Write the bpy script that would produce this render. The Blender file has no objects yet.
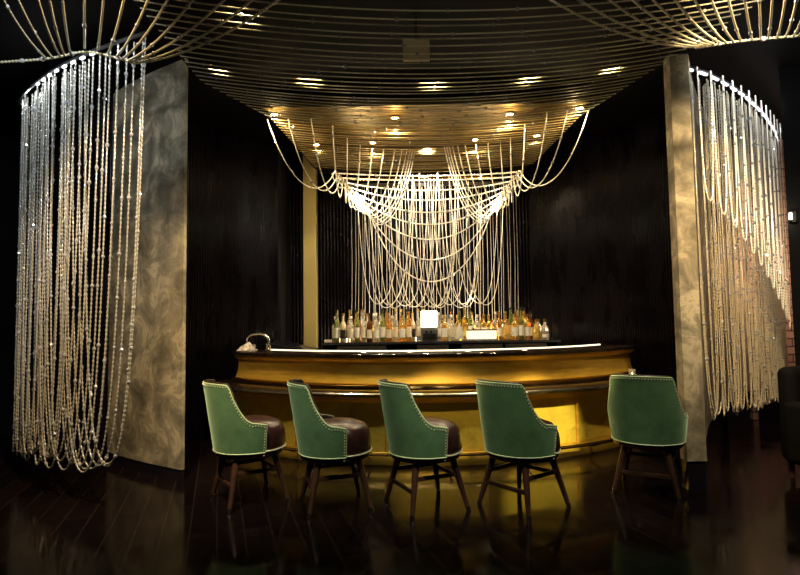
import bpy, bmesh, math, random
import numpy as np
from mathutils import Vector, Matrix

random.seed(11)
rng = np.random.default_rng(5)
PI = math.pi
scene = bpy.context.scene
COL = scene.collection

# ------------------------------------------------------------------ materials
def mat(name, color=(.5, .5, .5), rough=.5, metal=0., spec=.5, coat=0., sheen=0., sheen_tint=(1, 1, 1),
        trans=0., emit=None, estr=0., aniso=0., ior=1.45):
    m = bpy.data.materials.new(name)
    m.use_nodes = True
    b = m.node_tree.nodes['Principled BSDF']
    b.inputs['Base Color'].default_value = (*color, 1)
    b.inputs['Roughness'].default_value = rough
    b.inputs['Metallic'].default_value = metal
    b.inputs['Specular IOR Level'].default_value = spec
    b.inputs['Coat Weight'].default_value = coat
    b.inputs['Coat Roughness'].default_value = .12
    b.inputs['Sheen Weight'].default_value = sheen
    b.inputs['Sheen Roughness'].default_value = .4
    b.inputs['Sheen Tint'].default_value = (*sheen_tint, 1)
    b.inputs['Transmission Weight'].default_value = trans
    b.inputs['Anisotropic'].default_value = aniso
    b.inputs['IOR'].default_value = ior
    if emit:
        b.inputs['Emission Color'].default_value = (*emit, 1)
        b.inputs['Emission Strength'].default_value = estr
    return m


def nt(m):
    t = m.node_tree
    return t, t.nodes['Principled BSDF'], t.nodes.new, t.links.new


def noise_color(m, scale, stops, detail=6., rough=.6, dist=0., stretch=(1, 1, 1), bump=0., bump_scale=None, rough_range=None):
    t, b, N, L = nt(m)
    tc = N('ShaderNodeTexCoord'); mp = N('ShaderNodeMapping')
    mp.inputs['Scale'].default_value = stretch
    L(tc.outputs['Object'], mp.inputs['Vector'])
    n = N('ShaderNodeTexNoise')
    n.inputs['Scale'].default_value = scale; n.inputs['Detail'].default_value = detail
    n.inputs['Roughness'].default_value = rough; n.inputs['Distortion'].default_value = dist
    L(mp.outputs['Vector'], n.inputs['Vector'])
    r = N('ShaderNodeValToRGB')
    els = r.color_ramp.elements
    while len(els) < len(stops): els.new(.5)
    for e, (p, c) in zip(els, stops):
        e.position = p; e.color = (*c, 1)
    L(n.outputs['Fac'], r.inputs['Fac'])
    L(r.outputs['Color'], b.inputs['Base Color'])
    if rough_range:
        mr = N('ShaderNodeMapRange')
        mr.inputs['From Min'].default_value = .3; mr.inputs['From Max'].default_value = .7
        mr.inputs['To Min'].default_value, mr.inputs['To Max'].default_value = rough_range
        L(n.outputs['Fac'], mr.inputs['Value']); L(mr.outputs['Result'], b.inputs['Roughness'])
    if bump:
        n2 = N('ShaderNodeTexNoise'); n2.inputs['Scale'].default_value = bump_scale or scale * 4
        n2.inputs['Detail'].default_value = 4
        L(mp.outputs['Vector'], n2.inputs['Vector'])
        bp = N('ShaderNodeBump'); bp.inputs['Strength'].default_value = bump; bp.inputs['Distance'].default_value = .01
        L(n2.outputs['Fac'], bp.inputs['Height']); L(bp.outputs['Normal'], b.inputs['Normal'])
    return m


M = {}
M['bead'] = mat('bead_glass', (.33, .315, .27), .14, .15, 1., coat=.6)
M['bead_gold'] = mat('bead_champagne_glass', (.46, .40, .28), .16, .15, 1., coat=.5)
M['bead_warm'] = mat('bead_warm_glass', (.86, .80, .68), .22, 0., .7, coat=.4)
M['bead_ceiling'] = mat('bead_smoked_glass', (.50, .45, .30), .30, .35, .9)
M['bead_lamplit'] = mat('bead_lamplit_glass', (.52, .38, .15), .30, .4, .9)  # gold tint stands for warm lamplight on the rear canopy strands
M['crystal'] = mat('crystal_drop', (.62, .62, .64), .05, .6, 1.)
M['bead_black'] = mat('black_string', (.03, .022, .03), .2, .2, .8)
M['string'] = mat('hanging_string', (.8, .74, .65), .3, 0., .6)
M['plaster'] = noise_color(mat('mottled_plaster', rough=.8, spec=.12), 3.6,
    [(.28, (.075, .066, .044)), (.44, (.15, .13, .088)), (.54, (.24, .205, .14)), (.60, (.38, .32, .21)), (.66, (.26, .22, .15)), (.78, (.16, .135, .09))],
    detail=10, rough=.68, dist=.7, bump=.15, bump_scale=9)
M['ribbed'] = noise_color(mat('black_ribbed_lacquer', rough=.3, spec=.13), 5,
    [(.3, (.0014, .0008, .0014)), (.7, (.0045, .0026, .0045))], stretch=(1, 1, .25), rough_range=(.14, .42), bump=.25, bump_scale=30)
M['dark_wall'] = mat('dark_plum_paint', (.007, .005, .007), .6, 0, .3)
M['ceiling'] = mat('black_ceiling_paint', (.003, .0025, .002), .8, 0, .05)
M['soffit'] = noise_color(mat('brushed_brass_soffit', rough=.32, metal=1.), 3, [(.3, (.10, .060, .012)), (.7, (.17, .105, .022))], stretch=(1, 6, 1), rough_range=(.34, .5))
M['brass'] = noise_color(mat('aged_brass', rough=.3, metal=.8), 2.2, [(.3, (.42, .255, .03)), (.55, (.62, .39, .055)), (.75, (.50, .31, .04))],
    stretch=(1, 1, 2.2), dist=.6, rough_range=(.32, .5), bump=.05, bump_scale=5)
M['brass_panel'] = noise_color(mat('satin_brass_panel', rough=.45, metal=.5), 2.4, [(.3, (.38, .27, .03)), (.5, (.62, .46, .06)), (.7, (.48, .35, .045))],
    dist=1.2, rough_range=(.35, .55), bump=.05, bump_scale=5)
M['brass_fascia'] = noise_color(mat('bronzed_brass', rough=.3, metal=.65), 3, [(.3, (.52, .31, .045)), (.7, (.80, .51, .085))],
    stretch=(1, 1, 5), rough_range=(.40, .54))
M['brass_trim'] = mat('polished_brass_trim', (.62, .40, .12), .2, 1.)
M['stone_top'] = noise_color(mat('black_polished_stone', rough=.08, spec=.6), 14, [(.4, (.006, .004, .004)), (.8, (.03, .018, .012))])
M['pale_metal'] = mat('pale_polished_steel', (.75, .70, .60), .22, 1.)
M['steel'] = noise_color(mat('brushed_steel', rough=.4, metal=.5), 6, [(.3, (.42, .36, .27)), (.7, (.62, .54, .42))], stretch=(1, 1, 12))
M['black_gloss'] = mat('black_gloss', (.008, .007, .010), .18, 0, .5)
M['black_matte'] = mat('black_matte', (.003, .003, .003), .8, 0, .1)
M['velvet'] = noise_color(mat('green_velvet', rough=.75, spec=.2, sheen=.8, sheen_tint=(.62, .85, .50)), 7,
    [(.3, (.080, .170, .072)), (.7, (.145, .265, .118))], detail=8, bump=.1, bump_scale=80)
M['piping'] = mat('pale_green_piping', (.62, .72, .36), .45, 0, .5, sheen=.3)
M['leather'] = noise_color(mat('oxblood_leather', rough=.3, spec=.5, coat=.25), 9, [(.3, (.022, .007, .007)), (.7, (.042, .013, .012))], bump=.12, bump_scale=120)
M['dark_leather'] = mat('dark_brown_leather', (.020, .011, .007), .36, 0, .5)
M['nail'] = mat('brass_nail', (.80, .74, .48), .35, .4)
M['walnut'] = noise_color(mat('dark_walnut', rough=.34, spec=.5), 6, [(.3, (.030, .013, .009)), (.7, (.072, .032, .019))], stretch=(4, 4, .5))
M['white_cloth'] = mat('white_cloth', (.75, .66, .58), .8)
M['glass'] = mat('clear_glass', (.95, .93, .90), .04, 0, .5, trans=.85, ior=1.3)
M['candle'] = mat('candle_flame', (1, .8, .5), .5, emit=(1., .55, .18), estr=14)
M['lamp'] = mat('warm_lamp_lens', (1, .9, .7), .4, emit=(1., .80, .50), estr=40)
M['led'] = mat('cool_led', (1, 1, 1), .4, emit=(.86, .92, 1.), estr=2.6)
M['led_warm'] = mat('warm_led', (1, .9, .7), .4, emit=(1., .74, .40), estr=16)
M['rail_glow'] = mat('glowing_rail_edge', (1, .95, .85), .4, emit=(1., .86, .66), estr=1.6)  # added glow in place of lit metal, no known LED
M['white_glow'] = mat('backlit_white_panel', (.9, .85, .75), .5, emit=(1., .88, .66), estr=2.2)
M['tray_glow'] = mat('backlit_tray_glass', (.9, .85, .7), .5, emit=(1., .86, .58), estr=1.1)
M['grey_metal'] = mat('grey_metal', (.16, .17, .17), .4, .6)
M['beige'] = mat('beige_plate', (.5, .4, .26), .6)
M['rail'] = mat('dark_steel_rail', (.10, .10, .10), .3, .9)
M['paper'] = mat('cream_paper', (.80, .72, .55), .7)


def floor_material():
    m = mat('black_polished_planks', (.02, .013, .012), .16, 0, .5, ior=1.22)
    t, b, N, L = nt(m)
    tc = N('ShaderNodeTexCoord'); mp = N('ShaderNodeMapping')
    mp.inputs['Rotation'].default_value = (0, 0, math.radians(72))
    L(tc.outputs['Object'], mp.inputs['Vector'])
    br = N('ShaderNodeTexBrick')
    br.inputs['Scale'].default_value = 1.
    br.inputs['Brick Width'].default_value = 1.3; br.inputs['Row Height'].default_value = .17
    br.inputs['Mortar Size'].default_value = .004; br.inputs['Mortar Smooth'].default_value = .2
    br.inputs['Color1'].default_value = (.003, .0018, .0018, 1)
    br.inputs['Color2'].default_value = (.0055, .0032, .003, 1)
    br.inputs['Mortar'].default_value = (.015, .0095, .008, 1)
    L(mp.outputs['Vector'], br.inputs['Vector'])
    L(br.outputs['Color'], b.inputs['Base Color'])
    n = N('ShaderNodeTexNoise'); n.inputs['Scale'].default_value = 3.5; n.inputs['Detail'].default_value = 6
    L(mp.outputs['Vector'], n.inputs['Vector'])
    mr = N('ShaderNodeMapRange'); mr.inputs['From Min'].default_value = .35; mr.inputs['From Max'].default_value = .7
    mr.inputs['To Min'].default_value = .07; mr.inputs['To Max'].default_value = .22
    L(n.outputs['Fac'], mr.inputs['Value']); L(mr.outputs['Result'], b.inputs['Roughness'])
    bp = N('ShaderNodeBump'); bp.inputs['Strength'].default_value = .2; bp.inputs['Distance'].default_value = .003
    bp.invert = True
    L(br.outputs['Fac'], bp.inputs['Height']); L(bp.outputs['Normal'], b.inputs['Normal'])
    return m


M['floor'] = floor_material()


def brick_material():
    m = mat('pink_rough_brick', (.3, .2, .16), .7, 0, .3)
    t, b, N, L = nt(m)
    tc = N('ShaderNodeTexCoord'); mp = N('ShaderNodeMapping')
    mp.inputs['Rotation'].default_value = (PI / 2, 0, 0)
    L(tc.outputs['Object'], mp.inputs['Vector'])
    br = N('ShaderNodeTexBrick')
    br.inputs['Scale'].default_value = 1.; br.inputs['Brick Width'].default_value = .30
    br.inputs['Row Height'].default_value = .105; br.inputs['Mortar Size'].default_value = .010
    br.inputs['Color1'].default_value = (.34, .23, .17, 1); br.inputs['Color2'].default_value = (.24, .17, .12, 1)
    br.inputs['Mortar'].default_value = (.06, .04, .03, 1)
    L(mp.outputs['Vector'], br.inputs['Vector']); L(br.outputs['Color'], b.inputs['Base Color'])
    bp = N('ShaderNodeBump'); bp.inputs['Strength'].default_value = .8; bp.inputs['Distance'].default_value = .02; bp.invert = True
    L(br.outputs['Fac'], bp.inputs['Height']); L(bp.outputs['Normal'], b.inputs['Normal'])
    return m


M['brick'] = brick_material()


# ------------------------------------------------------------------ geometry helpers
class G:
    """collects vertices and faces for one mesh"""
    def __init__(s):
        s.v, s.f, s.mi, s.cur = [], [], [], 0

    def add(s, vs, fs):
        b = len(s.v)
        s.v += [tuple(p) for p in vs]
        s.f += [tuple(b + i for i in f) for f in fs]
        s.mi += [s.cur] * len(fs)

    def box(s, lo, hi, rot=0., piv=(0, 0)):
        x0, y0, z0 = lo; x1, y1, z1 = hi
        vs = [(x, y, z) for z in (z0, z1) for x, y in ((x0, y0), (x1, y0), (x1, y1), (x0, y1))]
        if rot:
            c, n = math.cos(rot), math.sin(rot)
            vs = [(piv[0] + (x - piv[0]) * c - (y - piv[1]) * n, piv[1] + (x - piv[0]) * n + (y - piv[1]) * c, z) for x, y, z in vs]
        s.add(vs, [(3, 2, 1, 0), (4, 5, 6, 7), (0, 1, 5, 4), (1, 2, 6, 5), (2, 3, 7, 6), (3, 0, 4, 7)])

    def cyl(s, p0, p1, r0, r1=None, n=12):
        r1 = r0 if r1 is None else r1
        p0, p1 = Vector(p0), Vector(p1)
        d = (p1 - p0).normalized()
        a = d.cross(Vector((0, 0, 1)) if abs(d.z) < .95 else Vector((0, 1, 0))).normalized()
        b = d.cross(a)
        vs = []
        for p, r in ((p0, r0), (p1, r1)):
            for k in range(n):
                t = 2 * PI * k / n
                vs.append(p + (a * math.cos(t) + b * math.sin(t)) * r)
        s.add(vs, [(k, (k + 1) % n, n + (k + 1) % n, n + k) for k in range(n)] + [tuple(range(n))[::-1], tuple(range(n, 2 * n))])

    def tube(s, pts, r, n=8, closed=False):
        pts = [Vector(p) for p in pts]
        m = len(pts)
        vs = []
        pa = None
        for i, p in enumerate(pts):
            q0 = pts[(i - 1) % m] if (i or closed) else p
            q1 = pts[(i + 1) % m] if (i < m - 1 or closed) else p
            d = (q1 - q0).normalized()
            if pa is None:
                a = d.cross(Vector((0, 0, 1)) if abs(d.z) < .9 else Vector((0, 1, 0))).normalized()
            else:
                a = (pa - d * pa.dot(d)).normalized()
            pa = a
            b = d.cross(a)
            rr = r[i] if isinstance(r, (list, tuple)) else r
            for k in range(n):
                t = 2 * PI * k / n
                vs.append(p + (a * math.cos(t) + b * math.sin(t)) * rr)
        fs = []
        for i in range(m if closed else m - 1):
            j = (i + 1) % m
            for k in range(n):
                fs.append((i * n + k, i * n + (k + 1) % n, j * n + (k + 1) % n, j * n + k))
        if not closed:
            fs += [tuple(range(n))[::-1], tuple(range((m - 1) * n, m * n))]
        s.add(vs, fs)

    def lathe(s, prof, c=(0, 0, 0), n=20):
        vs, fs = [], []
        m = len(prof)
        for r, z in prof:
            for k in range(n):
                t = 2 * PI * k / n
                vs.append((c[0] + r * math.cos(t), c[1] + r * math.sin(t), c[2] + z))
        for i in range(m - 1):
            for k in range(n):
                fs.append((i * n + k, i * n + (k + 1) % n, (i + 1) * n + (k + 1) % n, (i + 1) * n + k))
        if prof[0][0] > 1e-5: fs.append(tuple(range(n))[::-1])
        if prof[-1][0] > 1e-5: fs.append(tuple(range((m - 1) * n, m * n)))
        s.add(vs, fs)

    def sweep(s, prof, c, a0, a1, n=48):
        """closed profile (r, z) swept about the vertical axis at c; angle 0 faces the camera side (-Y)"""
        m = len(prof)
        vs, fs = [], []
        for i in range(n + 1):
            t = a0 + (a1 - a0) * i / n
            for r, z in prof:
                vs.append((c[0] + r * math.sin(t), c[1] - r * math.cos(t), z))
        for i in range(n):
            for k in range(m):
                fs.append((i * m + k, i * m + (k + 1) % m, (i + 1) * m + (k + 1) % m, (i + 1) * m + k))
        fs += [tuple(range(m)), tuple(range(n * m, n * m + m))[::-1]]
        s.add(vs, fs)

    def slab(s, path, th, z0, z1, side=1):
        """a wall of thickness th that follows a plan path"""
        pts = [Vector((x, y)) for x, y in path]
        off = []
        for i, p in enumerate(pts):
            d = (pts[min(i + 1, len(pts) - 1)] - pts[max(i - 1, 0)]).normalized()
            off.append(p + Vector((-d.y, d.x)) * th * side)
        n = len(pts)
        vs = [(p.x, p.y, z) for z in (z0, z1) for p in pts] + [(p.x, p.y, z) for z in (z0, z1) for p in off]
        fs = []
        for i in range(n - 1):
            fs.append((i, i + 1, n + i + 1, n + i))
            fs.append((2 * n + i + 1, 2 * n + i, 3 * n + i, 3 * n + i + 1))
            fs.append((n + i, n + i + 1, 3 * n + i + 1, 3 * n + i))
            fs.append((i + 1, i, 2 * n + i, 2 * n + i + 1))
        fs += [(0, n, 3 * n, 2 * n), (n - 1, 3 * n - 1, 4 * n - 1, 2 * n - 1)]
        s.add(vs, fs)

    def build(s, name, m, parent=None, smooth=True, bevel=0., angle=35):
        me = bpy.data.meshes.new(name)
        me.from_pydata(s.v, [], s.f)
        ms = m if isinstance(m, (list, tuple)) else [m]
        for k in ms: me.materials.append(M[k])
        if len(ms) > 1: me.polygons.foreach_set('material_index', s.mi)
        bm = bmesh.new(); bm.from_mesh(me)
        bmesh.ops.recalc_face_normals(bm, faces=bm.faces)
        bm.to_mesh(me); bm.free()
        if smooth:
            me.polygons.foreach_set('use_smooth', [True] * len(me.polygons))
            me.set_sharp_from_angle(angle=math.radians(angle))
        o = bpy.data.objects.new(name, me)
        COL.objects.link(o)
        if parent: o.parent = parent
        if bevel:
            b = o.modifiers.new('bevel', 'BEVEL'); b.width = bevel; b.segments = 2; b.limit_method = 'ANGLE'
        return o


def thing(name, label, cat, loc=(0, 0, 0), rz=0., group=None):
    o = bpy.data.objects.new(name, None)
    o.empty_display_size = .1
    COL.objects.link(o)
    o.location = loc; o.rotation_euler = (0, 0, rz)
    o['label'] = label; o['category'] = cat
    if group: o['group'] = group
    return o


def tag(o, label, cat, group=None):
    o['label'] = label; o['category'] = cat
    if group: o['group'] = group
    return o


def struct(o):
    o['kind'] = 'structure'
    return o


def spline(pts, n):
    """Catmull-Rom through pts, resampled to n even steps"""
    P = np.array(pts, float)
    P = np.vstack([2 * P[0] - P[1], P, 2 * P[-1] - P[-2]])
    out = []
    for i in range(1, len(P) - 2):
        for t in np.linspace(0, 1, 40, endpoint=False):
            a, b, c, d = P[i - 1], P[i], P[i + 1], P[i + 2]
            out.append(.5 * (2 * b + (c - a) * t + (2 * a - 5 * b + 4 * c - d) * t * t + (3 * b - a - 3 * c + d) * t ** 3))
    out.append(P[-2]); out = np.array(out)
    s = np.r_[0, np.cumsum(np.linalg.norm(np.diff(out, axis=0), axis=1))]
    u = np.linspace(0, s[-1], n)
    return np.stack([np.interp(u, s, out[:, k]) for k in range(out.shape[1])], 1)


def catenary(A, B, sag, n=240):
    """a hanging chain between two points, sag below the straight line between them"""
    A, B = np.array(A, float), np.array(B, float)
    w = max(np.linalg.norm((B - A)[:2]), 1e-3)
    lo, hi = 1e-3, 60.
    for _ in range(60):
        k = (lo + hi) / 2
        s = w * (math.cosh(k) - 1) / (2 * k)
        if s < sag: lo = k
        else: hi = k
    k = min((lo + hi) / 2, 40.)
    # denser towards both ends when the chain hangs steeply
    t = np.linspace(-1, 1, n)
    if k > 1: t = np.arcsinh(t * math.sinh(k)) / k
    drop = sag * (1 - (np.cosh(k * t) - 1) / (math.cosh(k) - 1))
    u = (t + 1) / 2
    p = A + (B - A) * u[:, None]
    p[:, 2] -= drop
    return p


RING = {4: (.42, .88, 1., .88), 3: (.34, 1., .9), 2: (.55, 1.)}


def strand(path, r, m, parent, pitch=.022, sides=6, rings=3, crystals=.45, cr=2.3, name='bead_strand'):
    """one string of beads along a planar hanging path, with larger cut crystals here and there"""
    p = np.asarray(path, float)
    s = np.r_[0, np.cumsum(np.linalg.norm(np.diff(p, axis=0), axis=1))]
    Lg = s[-1]
    nb = max(2, int(Lg / pitch)); n = nb * rings
    u = (np.arange(n) + .5) / n * Lg
    q = np.stack([np.interp(u, s, p[:, k]) for k in range(3)], 1)
    tg = np.gradient(q, axis=0); tg /= np.linalg.norm(tg, axis=1)[:, None] + 1e-9
    h = p[-1] - p[0]; h[2] = 0
    if np.linalg.norm(h) < 1e-4: h = np.array([1., 0, 0])
    a = np.array([-h[1], h[0], 0.]) / np.linalg.norm(h)
    b = np.cross(tg, a); b /= np.linalg.norm(b, axis=1)[:, None] + 1e-9
    rad = r * np.tile(np.array(RING[rings]), nb)
    ang = np.arange(sides) * 2 * PI / sides
    v = q[:, None, :] + rad[:, None, None] * (np.cos(ang)[None, :, None] * a[None, None, :] + np.sin(ang)[None, :, None] * b[:, None, :])
    v = v.reshape(-1, 3)
    i = np.arange(n - 1)[:, None] * sides; k = np.arange(sides)[None, :]; k1 = (k + 1) % sides
    f = np.stack([i + k, i + k1, i + sides + k1, i + sides + k], -1).reshape(-1, 4)
    nm = len(f)
    if crystals:
        vs, fs = [], []
        d = random.uniform(.1, crystals)
        base = len(v)
        while d < Lg - .05:
            c = np.array([np.interp(d, s, p[:, k]) for k in range(3)])
            R = r * cr * random.uniform(.8, 1.15)
            tw = random.random()
            rows = [(-1.25, .25), (-.55, .85), (.1, 1.), (.8, .7), (1.3, .2)]
            j = np.argmin(np.abs(s - d)); j = min(max(j, 1), len(p) - 2)
            t = p[j + 1] - p[j - 1]; t /= np.linalg.norm(t) + 1e-9
            bb = np.cross(t, a)
            o = base + len(vs)
            for hz, hr in rows:
                for q_ in range(6):
                    an = q_ * PI / 3 + tw
                    vs.append(c + t * hz * R + (a * math.cos(an) + bb * math.sin(an)) * hr * R)
            for y in range(4):
                for q_ in range(6):
                    fs.append((o + y * 6 + q_, o + y * 6 + (q_ + 1) % 6, o + y * 6 + 6 + (q_ + 1) % 6, o + y * 6 + 6 + q_))
            d += random.uniform(.5, 1.5) * crystals
        if vs:
            v = np.vstack([v, np.array(vs)]); f = np.vstack([f, np.array(fs)])
    me = bpy.data.meshes.new(name)
    me.vertices.add(len(v)); me.vertices.foreach_set('co', v.astype(np.float32).ravel())
    me.loops.add(len(f) * 4); me.loops.foreach_set('vertex_index', f.astype(np.int32).ravel())
    me.polygons.add(len(f))
    me.polygons.foreach_set('loop_start', np.arange(len(f), dtype=np.int32) * 4)
    sm = np.ones(len(f), bool); sm[nm:] = False
    me.polygons.foreach_set('use_smooth', sm)
    mi = np.zeros(len(f), np.int32); mi[nm:] = 1
    me.materials.append(M[m]); me.materials.append(M['crystal'])
    me.polygons.foreach_set('material_index', mi)
    me.update(calc_edges=True)
    o = bpy.data.objects.new(name, me)
    COL.objects.link(o)
    if parent: o.parent = parent
    return o


# ------------------------------------------------------------------ the room
g = G(); g.box((-6, -1.5, -.1), (7.5, 9.6, 0)); struct(g.build('floor', 'floor', smooth=False))
g = G(); g.box((-6, -1.5, 3.78), (7.5, 9.6, 3.9)); struct(g.build('ceiling', 'ceiling', smooth=False))
g = G(); g.box((-5.2, -1.5, 0), (-5.0, 9.6, 3.78)); struct(g.build('wall_left_outer', 'dark_wall', smooth=False))
g = G(); g.box((6.9, -1.5, 0), (7.1, 9.6, 3.78)); struct(g.build('wall_right_outer', 'dark_wall', smooth=False))


def ribbed_wall(name, p0, p1, z0, z1, pitch, depth, m):
    """wall of upright half-round ribs running from p0 to p1 in plan"""
    p0, p1 = Vector(p0), Vector(p1)
    L = (p1 - p0).length; d = (p1 - p0) / L; nrm = Vector((d.y, -d.x))
    if nrm.y > 0: nrm = -nrm
    n = int(L / pitch)
    prof = []
    for i in range(n):
        for k in range(6):
            t = k / 6
            prof.append(p0 + d * (i + t) * (L / n) + nrm * depth * math.sin(PI * t) ** .7)
    prof.append(p1.copy())
    g = G(); m_ = len(prof)
    back = [p0 - nrm * .12, p1 - nrm * .12]
    vs = [(p.x, p.y, z) for z in (z0, z1) for p in prof]
    fs = [(i, i + 1, m_ + i + 1, m_ + i) for i in range(m_ - 1)]
    g.add(vs, fs)
    vs = [(p.x, p.y, z) for z in (z0, z1) for p in back] + [(p0.x, p0.y, z0), (p0.x, p0.y, z1), (p1.x, p1.y, z0), (p1.x, p1.y, z1)]
    g.add(vs, [(1, 0, 2, 3), (0, 4, 5, 2), (6, 1, 3, 7)])
    return struct(g.build(name, m, angle=60))


ribbed_wall('wall_left', (-3.05, 5.55), (-1.66, 7.62), 0, 3.75, .035, .014, 'ribbed')
ribbed_wall('wall_right', (3.35, 5.95), (1.97, 8.35), 0, 3.75, .035, .014, 'ribbed')
ribbed_wall('wall_back', (-1.75, 8.28), (2.05, 8.36), 0, 3.75, .05, .014, 'ribbed')
g = G(); g.box((-1.75, 7.60, 0), (-1.62, 8.25, 3.75)); struct(g.build('wall_left_return', 'dark_wall', smooth=False))

# curved mottled plaster walls of the two niches
pl = [tuple(p) for p in spline([(-1.905, 4.91), (-2.45, 5.27), (-3.05, 5.78), (-3.55, 6.45), (-3.95, 7.3)], 40)]
g = G(); g.slab(pl, .03, .10, 3.75, -1); struct(g.build('wall_left_niche', 'plaster'))
g = G(); g.slab([(x + .002, y + .008) for x, y in pl], .02, 0, .10, -1); struct(g.build('baseboard_left', 'black_gloss'))
pr = [tuple(p) for p in spline([(2.40, 4.49), (2.78, 5.12), (3.22, 5.76), (3.80, 6.5), (4.6, 7.4)], 40)]
g = G(); g.slab(pr, .12, .40, 3.52, 1); g.box((2.245, 4.49, .22), (2.40, 4.60, 3.52)); struct(g.build('wall_right_niche', 'plaster'))
g = G(); g.slab([(x - .006, y + .012) for x, y in pr], .105, 0, .40, 1); g.box((2.252, 4.50, 0), (2.39, 4.59, .22)); struct(g.build('baseboard_right', 'black_gloss'))
g = G(); g.slab([(4.58, 7.42), (6.9, 7.85)], .15, 0, 3.78, 1); struct(g.build('wall_right_back', 'brick', smooth=False))
g = G(); g.slab([(4.66, 7.41), (6.9, 7.83)], .02, 0, .40, -1); struct(g.build('baseboard_right_back', 'black_gloss', smooth=False))
g = G()
pq = [(3.72, 5.32), (4.7, 5.32), (5.0, 5.7), (4.01, 5.7)]
g.add([(x, y, z) for z in (0, 3.78) for x, y in pq], [(3, 2, 1, 0), (4, 5, 6, 7), (0, 1, 5, 4), (1, 2, 6, 5), (2, 3, 7, 6), (3, 0, 4, 7)])
struct(g.build('wall_right_pier', 'black_matte', smooth=False))
g = G(); g.slab([(-3.95, 7.3), (-5.0, 7.6)], .15, 0, 3.78, 1); struct(g.build('wall_left_back', 'dark_wall', smooth=False))

# brass lining of the ceiling over the bar
g = G()
poly = [(-1.40, 5.62), (1.96, 5.60), (1.93, 5.75), (1.86, 8.2), (-1.2, 8.2), (-1.34, 5.75)]
n = len(poly)
g.add([(x, y, z) for z in (3.56, 3.62) for x, y in poly],
      [tuple(range(n))[::-1], tuple(range(n, 2 * n))] + [(i, (i + 1) % n, n + (i + 1) % n, n + i) for i in range(n)])
struct(g.build('ceiling_lining', 'soffit', smooth=False))

# brass pilaster
g = G(); g.box((-1.36, 7.86, 0), (-1.175, 8.0, 3.78));
M['column'] = mat('pale_brass_paint', (.46, .37, .14), .42, .4)
tag(g.build('brass_column', 'column', bevel=.006, smooth=False), 'slim square brass column standing behind the bar against the dark back wall', 'column')

# ------------------------------------------------------------------ the bar
BC = (.34, 8.48)
A0, A1 = math.radians(-46.3), math.radians(50.0)
bar = thing('bar_counter', 'bowed brass bar counter with black top and stepped ledge, behind the green stools', 'bar', (0, 0, 0))


def arc(name, prof, m, a0=A0, a1=A1, par=bar, n=64, bev=0.):
    g = G(); g.sweep(prof, BC, a0, a1, n)
    return g.build(name, m, par, bevel=bev, angle=40)


arc('counter_top', [(2.45, 1.00), (3.08, 1.00), (3.10, 1.008), (3.10, 1.035), (3.085, 1.045), (2.45, 1.045)], 'stone_top', A0 - .012, A1 + .012)
arc('drip_rail', [(2.72, 1.045), (2.74, 1.045), (2.74, 1.058), (2.72, 1.058)], 'rail_glow', A0 + .04, A1 - .05)  # rail made to glow so it shows as a bright line
arc('cornice_trim', [(2.98, .955), (3.03, .955), (3.05, .965), (3.075, .985), (3.08, 1.0), (2.98, 1.0)], 'brass_fascia')
arc('upper_fascia', [(2.95, .755), (3.055, .755), (3.035, .80), (3.02, .88), (3.02, .955), (2.95, .955)], 'brass_fascia')
arc('lower_trim', [(2.95, .715), (3.10, .715), (3.11, .735), (3.085, .755), (2.95, .755)], 'brass_trim')
led = arc('ledge', [(2.95, .660), (3.36, .660), (3.38, .668), (3.38, .692), (3.362, .700), (2.95, .715)], 'stone_top', A0 - .07, A1 + .012)
arc('ledge_edging', [(3.381, .672), (3.392, .676), (3.395, .692), (3.381, .702)], 'pale_metal', A0 - .07, A1 + .012)
arc('ledge_apron', [(3.02, .59), (3.20, .59), (3.225, .625), (3.25, .66), (3.02, .66)], 'brass_fascia')
arc('carcass', [(2.50, 0), (3.02, 0), (3.02, .60), (2.94, .66), (2.94, .99), (2.50, .99)], 'black_gloss', A0 + .005, A1 - .005)
PA = [A0] + [math.radians(q) for q in (-26.9, -8.9, 9.2, 27.1)] + [A1]
for i in range(5):
    a, b = PA[i], PA[i + 1]
    ma, mb = a + .006, b - .006
    g = G()
    P0 = Vector((BC[0] + 3.12 * math.sin(ma), BC[1] - 3.12 * math.cos(ma))); P1 = Vector((BC[0] + 3.12 * math.sin(mb), BC[1] - 3.12 * math.cos(mb)))
    d = (P1 - P0).normalized(); nrm = Vector((d.y, -d.x))
    Q = [P0, P1, P1 - nrm * .06, P0 - nrm * .06]
    g.add([(q.x, q.y, z) for z in (.12, .59) for q in Q], [(3, 2, 1, 0), (4, 5, 6, 7), (0, 1, 5, 4), (1, 2, 6, 5), (2, 3, 7, 6), (3, 0, 4, 7)])
    g.build('front_panel', 'brass_panel', bar, bevel=.005, smooth=False)
    if i:
        g = G()
        c = Vector((BC[0] + 3.13 * math.sin(a), BC[1] - 3.13 * math.cos(a)))
        g.box((c.x - .012, c.y - .012, .12), (c.x + .012, c.y + .03, .59), a, (c.x, c.y))
        g.build('panel_divider', 'brass_fascia', bar, smooth=False, bevel=.003)
arc('base_trim', [(3.00, 0), (3.15, 0), (3.16, .02), (3.16, .09), (3.14, .12), (3.00, .12)], 'brass')
g = G()
pts = [(BC[0] + 3.30 * math.sin(t), BC[1] - 3.30 * math.cos(t), .135) for t in np.linspace(A0 + .05, A1 - .05, 70)]
g.tube(pts, .017, 10)
fr = g.build('foot_rail', 'brass_trim', bar)
for t in np.linspace(A0 + .12, A1 - .12, 7):
    g = G()
    g.cyl((BC[0] + 3.15 * math.sin(t), BC[1] - 3.15 * math.cos(t), .07), (BC[0] + 3.30 * math.sin(t), BC[1] - 3.30 * math.cos(t), .125), .010, n=8)
    g.build('rail_bracket', 'brass_trim', fr)

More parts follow.
